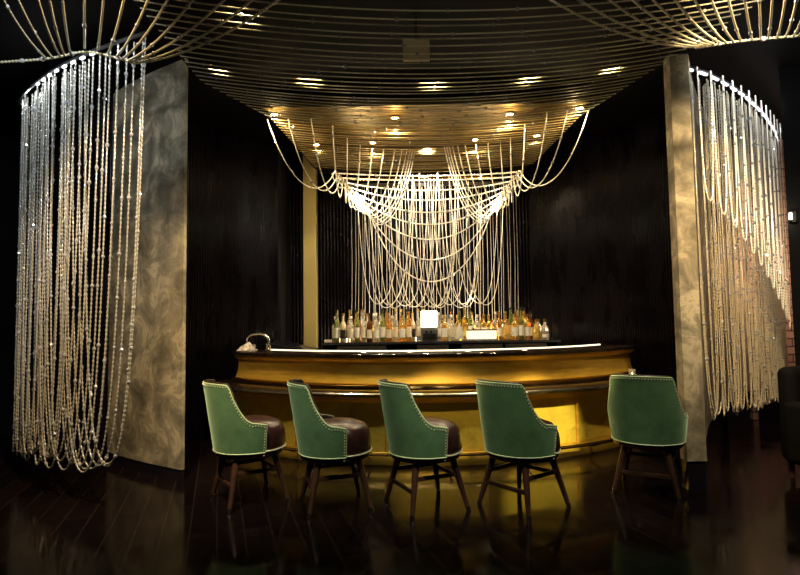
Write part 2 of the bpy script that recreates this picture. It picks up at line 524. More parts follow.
# ------------------------------------------------------------------ bar stools
def stool(name, label, loc, rz):
    t = thing(name, label, 'stool', loc, rz, 'green velvet bar stools along the bar')
    # apron ring under the seat
    g = G(); g.lathe([(.20, .362), (.250, .362), (.258, .372), (.258, .397), (.20, .397)], n=40)
    g.build('seat_ring', 'walnut', t)
    # cushion: narrow inside the shell, full at the front
    n = 48
    prof = [(0, .397), (.90, .397), (.985, .41), (1., .43), (1., .475), (.975, .525), (.92, .565), (.82, .595), (.6, .617), (.3, .626), (0, .628)]
    vs, fs = [], []
    for pr_, z in prof:
        for k in range(n):
            a = 2 * PI * k / n                                   # 0 = front
            w = .5 + .5 * math.cos(a); w = min(1, max(0, (math.cos(a) + .12) / .42)); w = w * w * (3 - 2 * w)
            R = .222 + (.272 - .222) * w
            vs.append((R * pr_ * math.sin(a), R * pr_ * math.cos(a), z))
    for i in range(len(prof) - 1):
        for k in range(n):
            fs.append((i * n + k, i * n + (k + 1) % n, (i + 1) * n + (k + 1) % n, (i + 1) * n + k))
    g = G(); g.add(vs, fs); cu = g.build('seat_cushion', 'leather', t, angle=80)
    bm = bmesh.new(); bm.from_mesh(cu.data); bmesh.ops.remove_doubles(bm, verts=bm.verts, dist=.0005); bmesh.ops.recalc_face_normals(bm, faces=bm.faces); bm.to_mesh(cu.data); bm.free()
    g = G()
    wl = []
    for k in range(n + 1):
        a = math.radians(-92 + 184 * k / n)
        w = min(1, max(0, (math.cos(a) + .12) / .42)); w = w * w * (3 - 2 * w)
        R = (.222 + .050 * w) * .995
        wl.append((R * math.sin(a), R * math.cos(a), .408))
    g.tube(wl, .0065, 6); g.build('welt', 'nail', cu)
    # wrap-around back
    NA, NV = 56, 14
    AM = 97.

    def top(a):
        a = abs(math.degrees(a))
        if a < 46: return .915 - .010 * (a / 46) ** 2
        if a < 82:
            u = (a - 46) / 36; k = min(1, u / .12)
            return .905 - .285 * (1 - (1 - u) ** 2.35) * (k * k * (3 - 2 * k))
        return .620 - .018 * (a - 82) / 15

    def pos(a, v, off):
        z = .402 + (top(a) - .402) * v
        s = (z - .402) / .56
        R = .268 + .036 * s + .012 * math.sin(PI * min(1, s)) - off
        return (R * math.sin(a), -R * math.cos(a) * (1. + .0 * s) - .055 * s * s * max(0, math.cos(a)), z)

    angs = [math.radians(-AM + 2 * AM * i / NA) for i in range(NA + 1)]

    def shell(o0, o1, v0, v1, rim=0.):
        g = G(); vs, fs = [], []
        m = NV + 1
        for off in (o0, o1):
            for a in angs:
                for j in range(m):
                    vs.append(pos(a, v0 + (v1 - v0) * j / NV, off))
        K = len(angs) * m
        idx = lambda s, i, j: s * K + i * m + j
        for i in range(NA):
            for j in range(NV):
                fs.append((idx(0, i, j), idx(0, i + 1, j), idx(0, i + 1, j + 1), idx(0, i, j + 1)))
                fs.append((idx(1, i, j), idx(1, i, j + 1), idx(1, i + 1, j + 1), idx(1, i + 1, j)))
            fs.append((idx(0, i, NV), idx(0, i + 1, NV), idx(1, i + 1, NV), idx(1, i, NV)))
            fs.append((idx(0, i, 0), idx(1, i, 0), idx(1, i + 1, 0), idx(0, i + 1, 0)))
        for j in range(NV):
            fs.append((idx(0, 0, j), idx(0, 0, j + 1), idx(1, 0, j + 1), idx(1, 0, j)))
            fs.append((idx(0, NA, j), idx(1, NA, j), idx(1, NA, j + 1), idx(0, NA, j + 1)))
        g.add(vs, fs)
        return g

    sh = shell(0., .010, 0, 1).build('back_shell', 'velvet', t, angle=50)
    shell(.0102, .038, .02, 1.03).build('back_lining', 'dark_leather', t, angle=50, bevel=.008)
    # piping along the outline, nails just inside it
    edge = [pos(angs[0], v, .004) for v in np.linspace(0, 1, 12)] + [pos(a, 1, .004) for a in angs[1:-1]] + [pos(angs[-1], v, .004) for v in np.linspace(1, 0, 12)]
    edge = [(x, y, z + (.002 if z > .5 else 0)) for x, y, z in edge]
    g = G(); g.tube(edge, .0052, 6); g.build('piping', 'piping', sh)
    g = G(); g.tube([pos(a, 0, .002) for a in angs], .006, 6); g.build('bottom_piping', 'piping', sh)
    line = []
    ins = .014
    a_in = math.radians(AM) - ins / .30
    for z in np.linspace(.38, .585, 11): line.append((-a_in, z))
    fine = np.linspace(-a_in, a_in, 600); acc = 0; prev = None
    for a in fine:
        z = top(a) - ins - (.006 if 46 < abs(math.degrees(a)) < 80 else 0)
        p = Vector(pos(a, (z - .402) / (top(a) - .402), 0))
        if prev is None or (p - prev).length > .021:
            line.append((a, z)); prev = p
    for z in np.linspace(.585, .38, 11): line.append((a_in, z))
    g = G()
    for a, z in line:
        c = Vector(pos(a, (z - .402) / (top(a) - .402), 0)); nr = Vector((math.sin(a), -math.cos(a), .05)).normalized()
        u = nr.cross(Vector((0, 0, 1))).normalized(); w = nr.cross(u)
        vs = []
        for h, r in ((-.001, .0062), (.003, .0048)):
            for k in range(6): vs.append(c + nr * h + (u * math.cos(k * PI / 3) + w * math.sin(k * PI / 3)) * r)
        vs.append(c + nr * .0048)
        g.add(vs, [(k, (k + 1) % 6, 6 + (k + 1) % 6, 6 + k) for k in range(6)] + [(6 + k, 6 + (k + 1) % 6, 12) for k in range(6)])
    g.build('nailhead_trim', 'nail', sh)
    # legs and stretchers
    tops, feet = [], []
    for k, q in enumerate((45, 135, 225, 315)):
        a = math.radians(q); c, s_ = math.cos(a), math.sin(a)
        p1 = Vector((c * .200, s_ * .200, .380)); p0 = Vector((c * .318, s_ * .308, .028)); tops.append(p1); feet.append(p0)
        g = G(); g.cyl(p1, p0, .027, .0165, 10)
        lg = g.build('leg', 'walnut', t)
        g = G(); g.cyl(p0 + (p1 - p0) * .006, p0 + (p0 - p1) * .085, .0175, .0155, 10); g.build('ferrule', 'pale_metal', lg)
    at = lambda k, z: tops[k] + (feet[k] - tops[k]) * ((tops[k].z - z) / (tops[k].z - feet[k].z))
    for (i, j, z) in ((0, 1, .235), (1, 2, .25), (2, 3, .165), (3, 0, .25)):
        A, B = at(i, z), at(j, z)
        d = (B - A).normalized(); sd = d.cross(Vector((0, 0, 1)))
        g = G(); up = Vector((0, 0, 1))
        vs = [p + sd * x + up * y for p in (A, B) for x, y in ((-.010, -.015), (.010, -.015), (.010, .015), (-.010, .015))]
        g.add(vs, [(0, 1, 2, 3), (7, 6, 5, 4), (0, 4, 5, 1), (1, 5, 6, 2), (2, 6, 7, 3), (3, 7, 4, 0)])
        g.build('stretcher', 'walnut', t, bevel=.004, smooth=False)
    return t


def copy_tree(o, parent=None):
    c = o.copy(); COL.objects.link(c)
    if parent: c.parent = parent
    for ch in list(o.children): copy_tree(ch, c)
    return c


SPOTS = [(-1.18, 4.40, 57, 'green velvet stool at the row end beside the wide mottled plaster wall'),
         (-.50, 4.24, 74, 'green velvet stool between the plaster-wall end stool and the middle one'),
         (.17, 4.20, 66, 'middle stool of the green velvet row, below the white glowing box on the back shelf'),
         (.88, 4.18, 52, 'green velvet stool beside the brightest golden bar panel, back turned three-quarters to us'),
         (1.945, 4.50, 31, 'green velvet stool standing apart by the narrow plaster pier, seen squarely from behind')]
proto = None
for x, y, yaw, lb in SPOTS:
    if proto is None:
        o = proto = stool('bar_stool', lb, (x, y, 0), -math.radians(yaw))
    else:
        o = copy_tree(proto); o.location = (x, y, 0); o.rotation_euler = (0, 0, -math.radians(yaw)); o['label'] = lb

# ------------------------------------------------------------------ things on the bar
def on_bar(th, r):
    t = math.radians(th); return BC[0] + r * math.sin(t), BC[1] - r * math.cos(t)


# napkin heap
x, y = on_bar(-43.4, 3.0)
g = G(); n = 26; vs = []; fs = []
for j in range(n + 1):
    for i in range(n + 1):
        u, v = i / n - .5, j / n - .5
        rr = math.hypot(u, v) * 2
        hgt = max(0, 1 - rr) ** .8 * .085 + .016 * math.sin(9 * u + 14 * v) * (1 - min(1, rr)) + .012 * abs(math.sin(17 * u - 11 * v)) * (1 - .6 * min(1, rr))
        vs.append((x + u * .19 + .01 * math.sin(v * 19), y + v * .12 + .01 * math.sin(u * 17), 1.049 + max(0, hgt)))
for j in range(n):
    for i in range(n):
        a = j * (n + 1) + i; fs.append((a, a + 1, a + n + 2, a + n + 1))
g.add(vs, fs)
o = g.build('napkin', 'white_cloth', angle=70)
sd = o.modifiers.new('thick', 'SOLIDIFY'); sd.thickness = .003; sd.offset = 1
tag(o, 'crumpled white napkin heaped on the black bar top below the curved spout', 'napkin')

# swan-neck tap
x, y = on_bar(-41.1, 2.80)
tp = thing('bar_tap', 'pale swan-neck bar tap arching over the crumpled napkin', 'tap', (x, y, 1.0465), math.radians(-8))
tp.scale = (1.35,) * 3
g = G(); g.lathe([(.030, 0), (.030, .012), (.020, .02), (.018, .05), (.012, .055)], n=16); g.build('tap_base', 'pale_metal', tp)
g = G()
g.tube([tuple(p) for p in spline([(0, 0, .05), (.004, 0, .09), (-.02, 0, .125), (-.08, 0, .14), (-.15, 0, .13), (-.19, 0, .10), (-.196, 0, .075)], 40)], .0105, 8)
g.build('spout', 'pale_metal', tp)
g = G(); g.cyl((0, 0, .04), (.0, -.05, .055), .005, n=8); g.build('tap_lever', 'pale_metal', tp)

GLASS = [(0, .004), (.028, .004), (.030, .0), (.033, .002), (.037, .085), (.0345, .085), (.031, .010), (0, .010)]
x, y = on_bar(-40.6, 3.03)
g = G(); g.lathe([(r, z * .9) for r, z in GLASS], (x, y, 1.046), 18)
tag(g.build('tumbler', 'glass'), 'clear glass tumbler on the bar top under the swan-neck tap', 'glass')

# candle glass on the ledge
x, y = on_bar(41.3, 3.235)
cg = thing('candle_holder', 'small glass candle holder glowing on the bar ledge above the stool by the pier', 'candle holder', (x, y, .712))
g = G(); g.lathe([(r, z * 1.15) for r, z in GLASS], (0, 0, 0), 18); g.build('glass_cup', 'glass', cg)
g = G(); g.lathe([(0, .012), (.026, .012), (.026, .035), (0, .037)], n=14); cd = g.build('candle', 'paper', cg)
g = G(); g.lathe([(0, .038), (.006, .046), (.005, .056), (0, .068)], n=8); g.build('flame', 'candle', cd)

# ------------------------------------------------------------------ the back counter and what stands on it
bk = thing('back_counter', 'long black back counter with steel fridge doors behind the bar', 'counter', (0, 0, 0))
SH = 1.10
g = G(); g.box((-.98, 7.0, 1.068), (2.0, 7.72, SH)); g.build('shelf_top', 'black_gloss', bk, bevel=.004, smooth=False)
g = G(); g.box((-.95, 7.08, 0), (1.97, 7.70, 1.068)); g.build('carcass', 'black_matte', bk, smooth=False)
for a, b in ((-.80, -.18), (.20, .60), (.76, 1.28), (1.31, 1.83)):
    g = G(); g.box((a, 7.05, .18), (b, 7.08, 1.055)); dr = g.build('fridge_door', 'steel', bk, bevel=.004, smooth=False)
    g = G(); g.box((a + .05, 7.025, .94), (b - .05, 7.05, .955)); g.build('door_handle', 'pale_metal', dr, smooth=False)
g = G(); g.box((-.9, 7.685, SH), (1.92, 7.70, SH + .03)); g.build('light_strip', 'led_warm', bk, smooth=False)

sc_ = thing('side_cabinet', 'dark low cabinet with a sloped top standing between the tap and brass column', 'cabinet', (-1.38, 7.22, 0))
g = G(); g.add([(-.27, -.2, 0), (.33, -.2, 0), (.33, .25, 0), (-.27, .25, 0), (-.27, -.2, 1.10), (.33, -.2, 1.0), (.33, .25, 1.0), (-.27, .25, 1.15)],
      [(3, 2, 1, 0), (4, 5, 6, 7), (0, 1, 5, 4), (1, 2, 6, 5), (2, 3, 7, 6), (3, 0, 4, 7)])
g.build('cabinet_body', 'black_gloss', sc_, smooth=False, bevel=.006)
g = G(); g.box((-.2, -.225, .1), (.27, -.2, .9)); g.build('cabinet_door', 'black_matte', sc_, smooth=False, bevel=.004)

# white lit box on a grey unit
gu = thing('till_unit', 'grey boxy unit with small dials, standing under the white glowing box', 'till', (.365, 7.16, SH + .001))
g = G(); g.box((-.105, -.06, 0), (.105, .12, .155)); g.build('unit_body', 'grey_metal', gu, smooth=False, bevel=.006)
for dx in (-.04, .02):
    g = G(); g.cyl((dx, -.06, .115), (dx, -.075, .115), .014, n=12); g.build('dial', 'black_gloss', gu)
g = G()
for k in range(4): g.box((-.085, -.066, .02 + k * .02), (.085, -.060, .03 + k * .02))
g.build('vent_grille', 'black_matte', gu, smooth=False)
lb_ = thing('light_box', 'tall white glowing box on the grey unit amid the bottles', 'lamp', (.365, 7.16, SH + .159))
g = G(); g.box((-.108, -.05, 0), (.108, .10, .012)); g.build('lamp_base', 'grey_metal', lb_, smooth=False)
g = G(); g.box((-.103, -.045, .012), (.103, .095, .225)); g.build('lamp_shade', 'white_glow', lb_, smooth=False, bevel=.008)
lt = thing('lit_tray', 'long cream lit case standing low among the bottles on the back shelf', 'display case', (1.02, 7.10, SH + .001))
g = G(); g.box((-.19, -.05, 0), (.19, .05, .02)); g.box((-.19, -.05, .125), (.19, .05, .14)); g.build('case_frame', 'pale_metal', lt, smooth=False)
g = G(); g.box((-.182, -.045, .02), (.182, .045, .125)); g.build('case_panel', 'tray_glow', lt, smooth=False)
g = G(); g.box((-1.02 + .06, 7.04, SH + .001), (-1.02 + .15, 7.10, SH + .035))
tag(g.build('card_box', 'paper', smooth=False, bevel=.003), 'small cream card box on the shelf end beside the brass column', 'box')

KINDS = {
    'round': [(.0, 0), (.034, 0), (.038, .006), (.038, .16), (.034, .185), (.016, .215), (.0135, .225), (.0135, .285), (0, .285)],
    'slim': [(.0, 0), (.029, 0), (.032, .006), (.032, .19), (.028, .215), (.013, .25), (.012, .26), (.012, .325), (0, .325)],
    'squat': [(.0, 0), (.046, 0), (.050, .01), (.052, .07), (.046, .12), (.022, .15), (.015, .165), (.015, .20), (0, .20)],
    'shoulder': [(.0, 0), (.037, 0), (.041, .006), (.043, .14), (.042, .165), (.018, .19), (.015, .20), (.016, .255), (0, .255)],
}
LIQ = {'amber': (.80, .40, .10), 'clear': (.95, .90, .80), 'green': (.35, .45, .14), 'honey': (.95, .66, .20), 'dark brown': (.10, .04, .015), 'cream': (.85, .72, .48)}
for k, c in LIQ.items():
    M['b_' + k] = mat('bottle_' + k.replace(' ', '_'), c, .06, 0, .6, trans=.75 if k not in ('dark brown', 'cream') else .2, ior=1.35)
for k in KINDS: KINDS[k] = [(r, z * 1.24) for r, z in KINDS[k]]
M['cap_gold'] = mat('gold_cap', (.7, .45, .12), .3, 1.); M['cap_black'] = mat('black_cap', (.01, .01, .01), .4); M['cap_red'] = mat('red_cap', (.55, .06, .02), .4); M['cap_white'] = mat('white_cap', (.8, .75, .65), .5)
M['label_cream'] = mat('cream_label', (.82, .72, .52), .6); M['label_white'] = mat('white_label', (.85, .82, .75), .6); M['label_black'] = mat('black_label', (.02, .018, .015), .5); M['label_gold'] = mat('gold_label', (.75, .48, .12), .4, .3)
_bp = {}


def bottle(kind, liq, cap, lab, x, y, lbl):
    key = (kind, liq, cap, lab)
    if key not in _bp:
        pf = KINDS[kind]; H = pf[-1][1]
        t = thing('bottle', lbl, 'bottle', (x, y, SH + .0006), 0, 'liquor bottles on the back shelf')
        g = G(); g.lathe(pf, n=14); g.build('glass_body', 'b_' + liq, t)
        Rm = max(r for r, z in pf)
        zz = [z for r, z in pf if r > Rm * .93]; z0, z1 = min(zz), max(zz)
        a, b = z0 + (z1 - z0) * .22, z0 + (z1 - z0) * .78
        g = G()
        ang = np.linspace(-2.6, -.54, 9)
        ra = np.interp(a, [z for r, z in pf], [r for r, z in pf]) + .0012; rb = np.interp(b, [z for r, z in pf], [r for r, z in pf]) + .0012
        vs = [(r * math.cos(q), r * math.sin(q), z) for r, z in ((ra, a), (rb, b)) for q in ang]
        g.add(vs, [(i, i + 1, 9 + i + 1, 9 + i) for i in range(8)]); g.build('label', 'label_' + lab, t)
        rt = pf[-2][0]
        g = G(); g.lathe([(0, H - .022), (rt + .002, H - .022), (rt + .002, H + .012), (0, H + .012)], n=12); g.build('cap', 'cap_' + cap, t)
        _bp[key] = t
        return t
    t = copy_tree(_bp[key]); t.location = (x, y, SH + .0006); t['label'] = lbl
    return t


ROWS = [('front', 7.075, -.84, 1.80), ('middle', 7.21, -.88, 1.82), ('back', 7.36, -.86, 1.84)]
combos = [('round', 'clear', 'white', 'white'), ('slim', 'clear', 'gold', 'cream'), ('round', 'amber', 'gold', 'cream'), ('shoulder', 'honey', 'gold', 'white'), ('squat', 'clear', 'gold', 'white'),
          ('slim', 'amber', 'black', 'cream'), ('squat', 'honey', 'gold', 'gold'), ('slim', 'green', 'black', 'white'), ('round', 'dark brown', 'black', 'cream'), ('shoulder', 'clear', 'white', 'cream'), ('squat', 'amber', 'red', 'cream'), ('slim', 'honey', 'gold', 'gold'), ('round', 'cream', 'gold', 'black')]
ORD = ['first', 'second', 'third', 'fourth', 'fifth', 'sixth', 'seventh', 'eighth', 'ninth', 'tenth', 'eleventh', 'twelfth', 'thirteenth', 'fourteenth', 'fifteenth', 'sixteenth', 'seventeenth', 'eighteenth', 'nineteenth', 'twentieth']
CW = {'gold': 'gold-capped', 'black': 'black-capped', 'red': 'red-capped', 'white': 'white-capped'}
for rn, ry, xa, xb in ROWS:
    cnt = {}
    xq = xa
    while xq < xb:
        kind, liq, cap, lab = random.choice(combos) if xq < 1.45 or random.random() < .6 else random.choice([combos[8], combos[2], combos[5]])
        rad = max(r for r, z in KINDS[kind])
        xx = xq + rad; yy = ry + random.uniform(-.012, .012)
        xq = xx + rad + random.uniform(.003, .016)
        if (rn != 'back' and .19 < xx < .54) or (rn == 'front' and .77 < xx < 1.27): continue
        k = (kind, liq, cap); cnt[k] = cnt.get(k, 0) + 1
        sz = {'round': 'straight', 'slim': 'tall slim', 'squat': 'squat', 'shoulder': 'broad-shouldered'}[kind]
        bottle(kind, liq, cap, lab, xx, yy, f"{ORD[cnt[k] - 1]} {sz} {CW[cap]} {liq} bottle in the {rn} row, counted from the brass column")

# ------------------------------------------------------------------ ceiling fittings
def downlight(x, y, lbl):
    t = thing('downlight', lbl, 'ceiling light', (x, y, 3.545), 0, 'recessed ceiling downlights over the bar')
    g = G(); g.lathe([(.040, .03), (.040, .012), (.058, .008), (.058, 0), (.036, 0), (.036, .03)], n=20); g.build('trim_ring', 'brass_trim', t)
    g = G(); g.lathe([(0, .004), (.036, .004), (.036, .010), (0, .010)], n=16); g.build('lens', 'lamp', t)
    return t


DL = [(-1.30, 5.78, 'downlight at the corner where the beads fan over the dark ribbed wall by the tap'), (-.03, 5.92, 'front-row downlight above the centre of the bar, between the two swags'),
      (1.20, 5.87, 'front-row downlight above the bar, second from the narrow plaster pier'), (1.90, 5.72, 'front-row downlight nearest the narrow plaster pier'),
      (-1.01, 6.80, 'rear downlight behind the outer strands of the swag by the brass column'), (-.31, 6.76, 'rear downlight directly over the swag by the brass column'),
      (.94, 6.70, 'rear downlight directly over the swag farther from the brass column'), (1.66, 6.58, 'rear downlight behind the outer strands of the swag near the narrow pier')]


def light(kind, loc, power, color, size=.05, aim=None, angle=60, blend=.5, name='lamp_light'):
    d = bpy.data.lights.new(name, kind)
    d.energy = power; d.color = color
    if kind == 'AREA': d.size = size
    else: d.shadow_soft_size = size
    if kind == 'SPOT': d.spot_size = math.radians(angle); d.spot_blend = blend
    o = bpy.data.objects.new(name, d); COL.objects.link(o); o.location = loc
    if aim is not None:
        o.rotation_euler = (Vector(aim) - Vector(loc)).to_track_quat('-Z', 'Y').to_euler()
    return o


WARM = (1., .72, .38)
COOL = (.88, .94, 1.)
for i, (x, y, lbl) in enumerate(DL):
    downlight(x, y, lbl)
    light('SPOT', (x, y, 3.54), 60 if i < 4 else 45, (1., .78, .46), .03, (x * .98, y + .02, 0), 120, .6, 'downlight_beam')

pt = thing('ceiling_plate', 'small beige square plate hung among the ceiling beads above the bar', 'plate', (.155, 4.3, 3.5))
g = G(); g.box((-.105, -.02, -.10), (.105, .02, .075)); g.build('plate_face', 'beige', pt, smooth=False, bevel=.006)
g = G(); g.cyl((0, 0, .075), (0, 0, .28), .012, n=8); g.build('hanger', 'rail', pt)

# ------------------------------------------------------------------ beads: the ceiling canopy
def railL(y): return max(-1.80 + (y - 4.71) * .453, -1.74)
def railR(y): return 2.26 - (y - 4.59) * .264


can = thing('bead_canopy', 'dark canopy of bead strings slung across the ceiling above the stools', 'bead canopy', (0, 0, 0))
ZC = 3.50
for side, f in ((0, railL), (1, railR)):
    g = G(); g.tube([(f(y_), y_, ZC + .008) for y_ in np.linspace(3.3, 5.75, 24)] + [((-1.16, 1.86)[side], 7.75, ZC + .008)], .009, 6)
    g.build('canopy_rail', 'black_matte', can)
y = 3.38
while y < 5.72:
    j = random.uniform(-.015, .015)
    strand(catenary((railL(y), y, ZC), (railR(y), y + j, ZC), .235 - (y - 3) * .04 + random.uniform(-.012, .012)), .0058, 'bead_ceiling', can, .020, 5, 3, .62, 2.2)
    y += .098 if y < 4.4 else .085
y = 5.78
while y < 7.6:
    xl = np.interp(y, [5.75, 7.75], [-1.34, -1.16]); xr = np.interp(y, [5.75, 7.75], [1.94, 1.86])
    strand(catenary((xl, y, ZC), (xr, y, ZC), .10 + random.uniform(-.01, .012)), .0062, 'bead_lamplit', can, .024, 5, 2, .7, 1.9)
    y += .085

# ------------------------------------------------------------------ beads: the two fans near the camera
FL = [((-2.42, 3.75, 3.20), (-2.20, 2.75, 3.46)), ((-2.37, 3.75, 3.20), (-2.09, 2.75, 3.46)), ((-2.32, 3.75, 3.21), (-1.93, 2.75, 3.46)),
      ((-2.29, 3.75, 3.22), (-1.84, 2.75, 3.46)), ((-2.25, 3.75, 3.24), (-1.74, 2.75, 3.46)), ((-2.15, 3.75, 3.26), (-1.59, 2.75, 3.46)),
      ((-2.06, 3.75, 3.25), (-1.46, 2.75, 3.45)), ((-1.99, 3.75, 3.22), (-1.31, 2.75, 3.45)), ((-1.93, 3.75, 3.20), (-1.12, 2.75, 3.45)),
      ((-1.89, 3.75, 3.18), (-0.97, 2.75, 3.45)), ((-1.85, 3.75, 3.17), (-0.78, 2.75, 3.44)), ((-1.84, 3.75, 3.16), (-0.53, 2.75, 3.44)),
      ((-1.82, 3.75, 3.15), (-0.32, 2.75, 3.44)), ((-1.81, 3.75, 3.15), (-0.14, 2.75, 3.43))]
FR = [((2.09, 3.75, 3.21), (0.25, 2.75, 3.43)), ((2.12, 3.75, 3.21), (0.45, 2.75, 3.43)), ((2.14, 3.75, 3.22), (0.68, 2.75, 3.42)), ((2.17, 3.75, 3.22), (0.86, 2.75, 3.42)),
      ((2.19, 3.75, 3.23), (1.02, 2.75, 3.42)), ((2.23, 3.75, 3.24), (1.20, 2.75, 3.41)), ((2.27, 3.75, 3.24), (1.36, 2.75, 3.41)), ((2.32, 3.75, 3.25), (1.49, 2.75, 3.41)),
      ((2.37, 3.75, 3.26), (1.63, 2.75, 3.41)), ((2.45, 3.75, 3.26), (1.74, 2.75, 3.41)), ((2.51, 3.75, 3.27), (1.85, 2.75, 3.41)), ((2.56, 3.75, 3.26), (1.95, 2.75, 3.40)),
      ((2.62, 3.75, 3.26), (2.04, 2.75, 3.40)), ((2.68, 3.75, 3.27), (2.12, 2.75, 3.40)), ((2.73, 3.75, 3.27), (2.21, 2.75, 3.40)), ((2.77, 3.75, 3.28), (2.31, 2.75, 3.40))]
for nm, lbl, F_, hem in (('bead_fan', 'fan of bead strings sweeping up over the curtain in front of the wide mottled wall', FL, [(-2.95, 3.75, 3.16), (-2.42, 3.75, 3.19), (-2.15, 3.75, 3.235), (-1.93, 3.75, 3.19), (-1.8, 3.75, 3.145)]),
                         ('bead_fan', 'fan of bead strings sweeping up over the curtain beside the narrow plaster pier', FR, [(2.05, 3.75, 3.20), (2.2, 3.75, 3.225), (2.45, 3.75, 3.255), (2.8, 3.75, 3.28), (3.1, 3.75, 3.30)])):
    t = thing(nm, lbl, 'bead fan', (0, 0, 0))
    strand(spline(hem, 120), .010, 'bead_ceiling', t, .024, 6, 3, .25, 1.8, 'hem_strand')
    for A, B in F_:
        A, B = np.array(A), np.array(B)
        B2 = A + (B - A) * 1.06; B2[2] = min(B2[2], 3.76)
        w = np.linalg.norm((B2 - A)[:2])
        strand(catenary(A, B2, .10 + .09 * max(0, w - 1.2)), .0082, 'bead_ceiling', t, .026, 6, 3, .4, 1.6)

# ------------------------------------------------------------------ beads: drape over the back bar
RODL = [np.array((-.76, 6.60, 3.15)), np.array((-.40, 7.02, 2.80))]
RODR = [np.array((1.45, 6.60, 3.13)), np.array((1.20, 7.02, 2.80))]
TL = [(-1.37, 5.75, 3.5), (-1.15, 5.75, 3.5), (-.91, 5.76, 3.5), (-.71, 5.98, 3.5), (-.59, 6.40, 3.5), (-.46, 6.68, 3.5), (-.32, 6.80, 3.5), (-.18, 6.86, 3.5), (-.04, 6.88, 3.5), (.05, 6.89, 3.5), (.11, 6.90, 3.5), (.15, 6.91, 3.5), (.18, 6.92, 3.5), (.21, 6.93, 3.5)]
TR = [(1.97, 5.66, 3.5), (1.74, 5.60, 3.5), (1.55, 5.68, 3.5), (1.39, 6.0, 3.5), (1.32, 6.46, 3.5), (1.23, 6.61, 3.5), (1.09, 6.68, 3.5), (.95, 6.71, 3.5), (.82, 6.74, 3.5), (.73, 6.76, 3.5), (.67, 6.77, 3.5), (.63, 6.78, 3.5), (.60, 6.78, 3.5), (.57, 6.79, 3.5)]
for lbl, T, rod in (('gathered swag of bright bead strings below the ceiling near the brass column', TL, RODL),
                    ('gathered swag of bright bead strings on the side away from the brass column', TR, RODR)):
    t = thing('bead_swag', lbl, 'bead swag', (0, 0, 0), 0, None)
    g = G(); g.tube([tuple(rod[0]), tuple(rod[1])], .022, 8); rd = g.build('gathering_rod', 'pale_metal', t)
    for k in range(9):                                                # tight short loops bunched round the rod
        u = k / 8
        c = rod[0] + (rod[1] - rod[0]) * u; d_ = (rod[1] - rod[0]) / np.linalg.norm(rod[1] - rod[0])
        e = np.array([-d_[1], d_[0], 0]); e /= np.linalg.norm(e)
        strand(catenary(c + e * .05, c - e * .05 + d_ * .03, .10 + .03 * math.sin(k * 2.1)), .010, 'bead_warm', t, .022, 6, 2, 0, name='knot_loop')
    for k, A in enumerate(T):
        u = k / (len(T) - 1)
        B = rod[0] + (rod[1] - rod[0]) * (u ** 1.0)
        A = np.array(A)
        w = np.linalg.norm((B - A)[:2])
        strand(catenary(A, B, .42 + .07 * u), .0078, 'bead_warm', t, .024, 6, 2, .5, 1.7)

dr = thing('bead_drape', 'glowing drape of looped bead strings hanging above the bottles', 'bead drape', (0, 0, 0))
g = G(); g.tube([(-.85, 7.42, 3.27), (.35, 7.46, 3.27), (1.55, 7.42, 3.27)], .022, 8); g.build('drape_rail', 'brass_trim', dr)
for i, zc in enumerate((3.14, 3.05, 2.94, 2.83, 2.69, 2.55, 2.37, 2.12, 1.85)):
    u = min(1, .02 + i / 8 * .98)
    A = RODL[0] + (RODL[1] - RODL[0]) * u; B = RODR[0] + (RODR[1] - RODR[0]) * u
    A = A + np.array((0, .02, 0)); B = B + np.array((0, .02, 0))
    strand(catenary(A, B, max(.04, (A[2] + B[2]) / 2 - zc)), .0098, 'bead_warm', dr, .024, 6, 2, .5, 1.8)
for i in range(17):
    u = i / 16
    xa = -.52 + u * 1.24; xb = xa + .56 + .07 * math.sin(i * 1.7)
    hz = lambda x: float(np.interp(x, [-.55, -.40, .0, .8, 1.2, 1.40], [2.86, 2.78, 3.2, 3.2, 2.78, 2.86]))
    ya, yb = 7.02 + .16 * math.sin(i * 2.3), 7.05 + .16 * math.cos(i * 1.9)
    za, zb = hz(xa), hz(xb)
    strand(catenary((xa, ya, za), (xb, yb, zb), (za + zb) / 2 - (1.575 - .045 * math.sin(PI * u) + .02 * math.cos(i * 2.9))), .0056, 'bead_warm', dr, .024, 6, 2, .55, 1.8)

bc_ = thing('string_curtain', 'pale straight string curtain hanging behind the bottles against the dark back wall', 'string curtain', (0, 0, 0))
g = G(); g.box((-.75, 7.93, 3.30), (1.75, 7.99, 3.34)); g.build('curtain_track', 'rail', bc_, smooth=False)
for i in range(50):
    x = -.68 + 2.36 * i / 49 + random.uniform(-.014, .014)
    zl = 1.28 + random.uniform(-.03, .05)
    strand([(x, 7.96, 3.30), (x + .004, 7.96, 2.2), (x + random.uniform(-.02, .02), 7.96, zl)], .0040 if -.5 < x < 1.4 else .0028, 'string', bc_, .03, 4, 2, .6, 2.2, 'hanging_string')

# ------------------------------------------------------------------ beads: the curtain in front of the wide mottled wall
cl = thing('bead_curtain', 'long bead curtain before the wide mottled plaster wall, loops almost touching the floor', 'bead curtain', (0, 0, 0))
RL = spline([(-1.82, 3.96, 3.45), (-2.08, 4.08, 3.45), (-2.42, 4.26, 3.45), (-2.83, 4.52, 3.45), (-3.25, 4.86, 3.45), (-3.50, 5.10, 3.45), (-3.68, 5.32, 3.45)], 200)
RLs = np.linalg.norm(RL[-1] - RL[0])


def on(R, u):
    i = min(max(u, 0), 1) * (len(R) - 1); a = int(i); b = min(a + 1, len(R) - 1)
    return R[a] + (R[b] - R[a]) * (i - a)


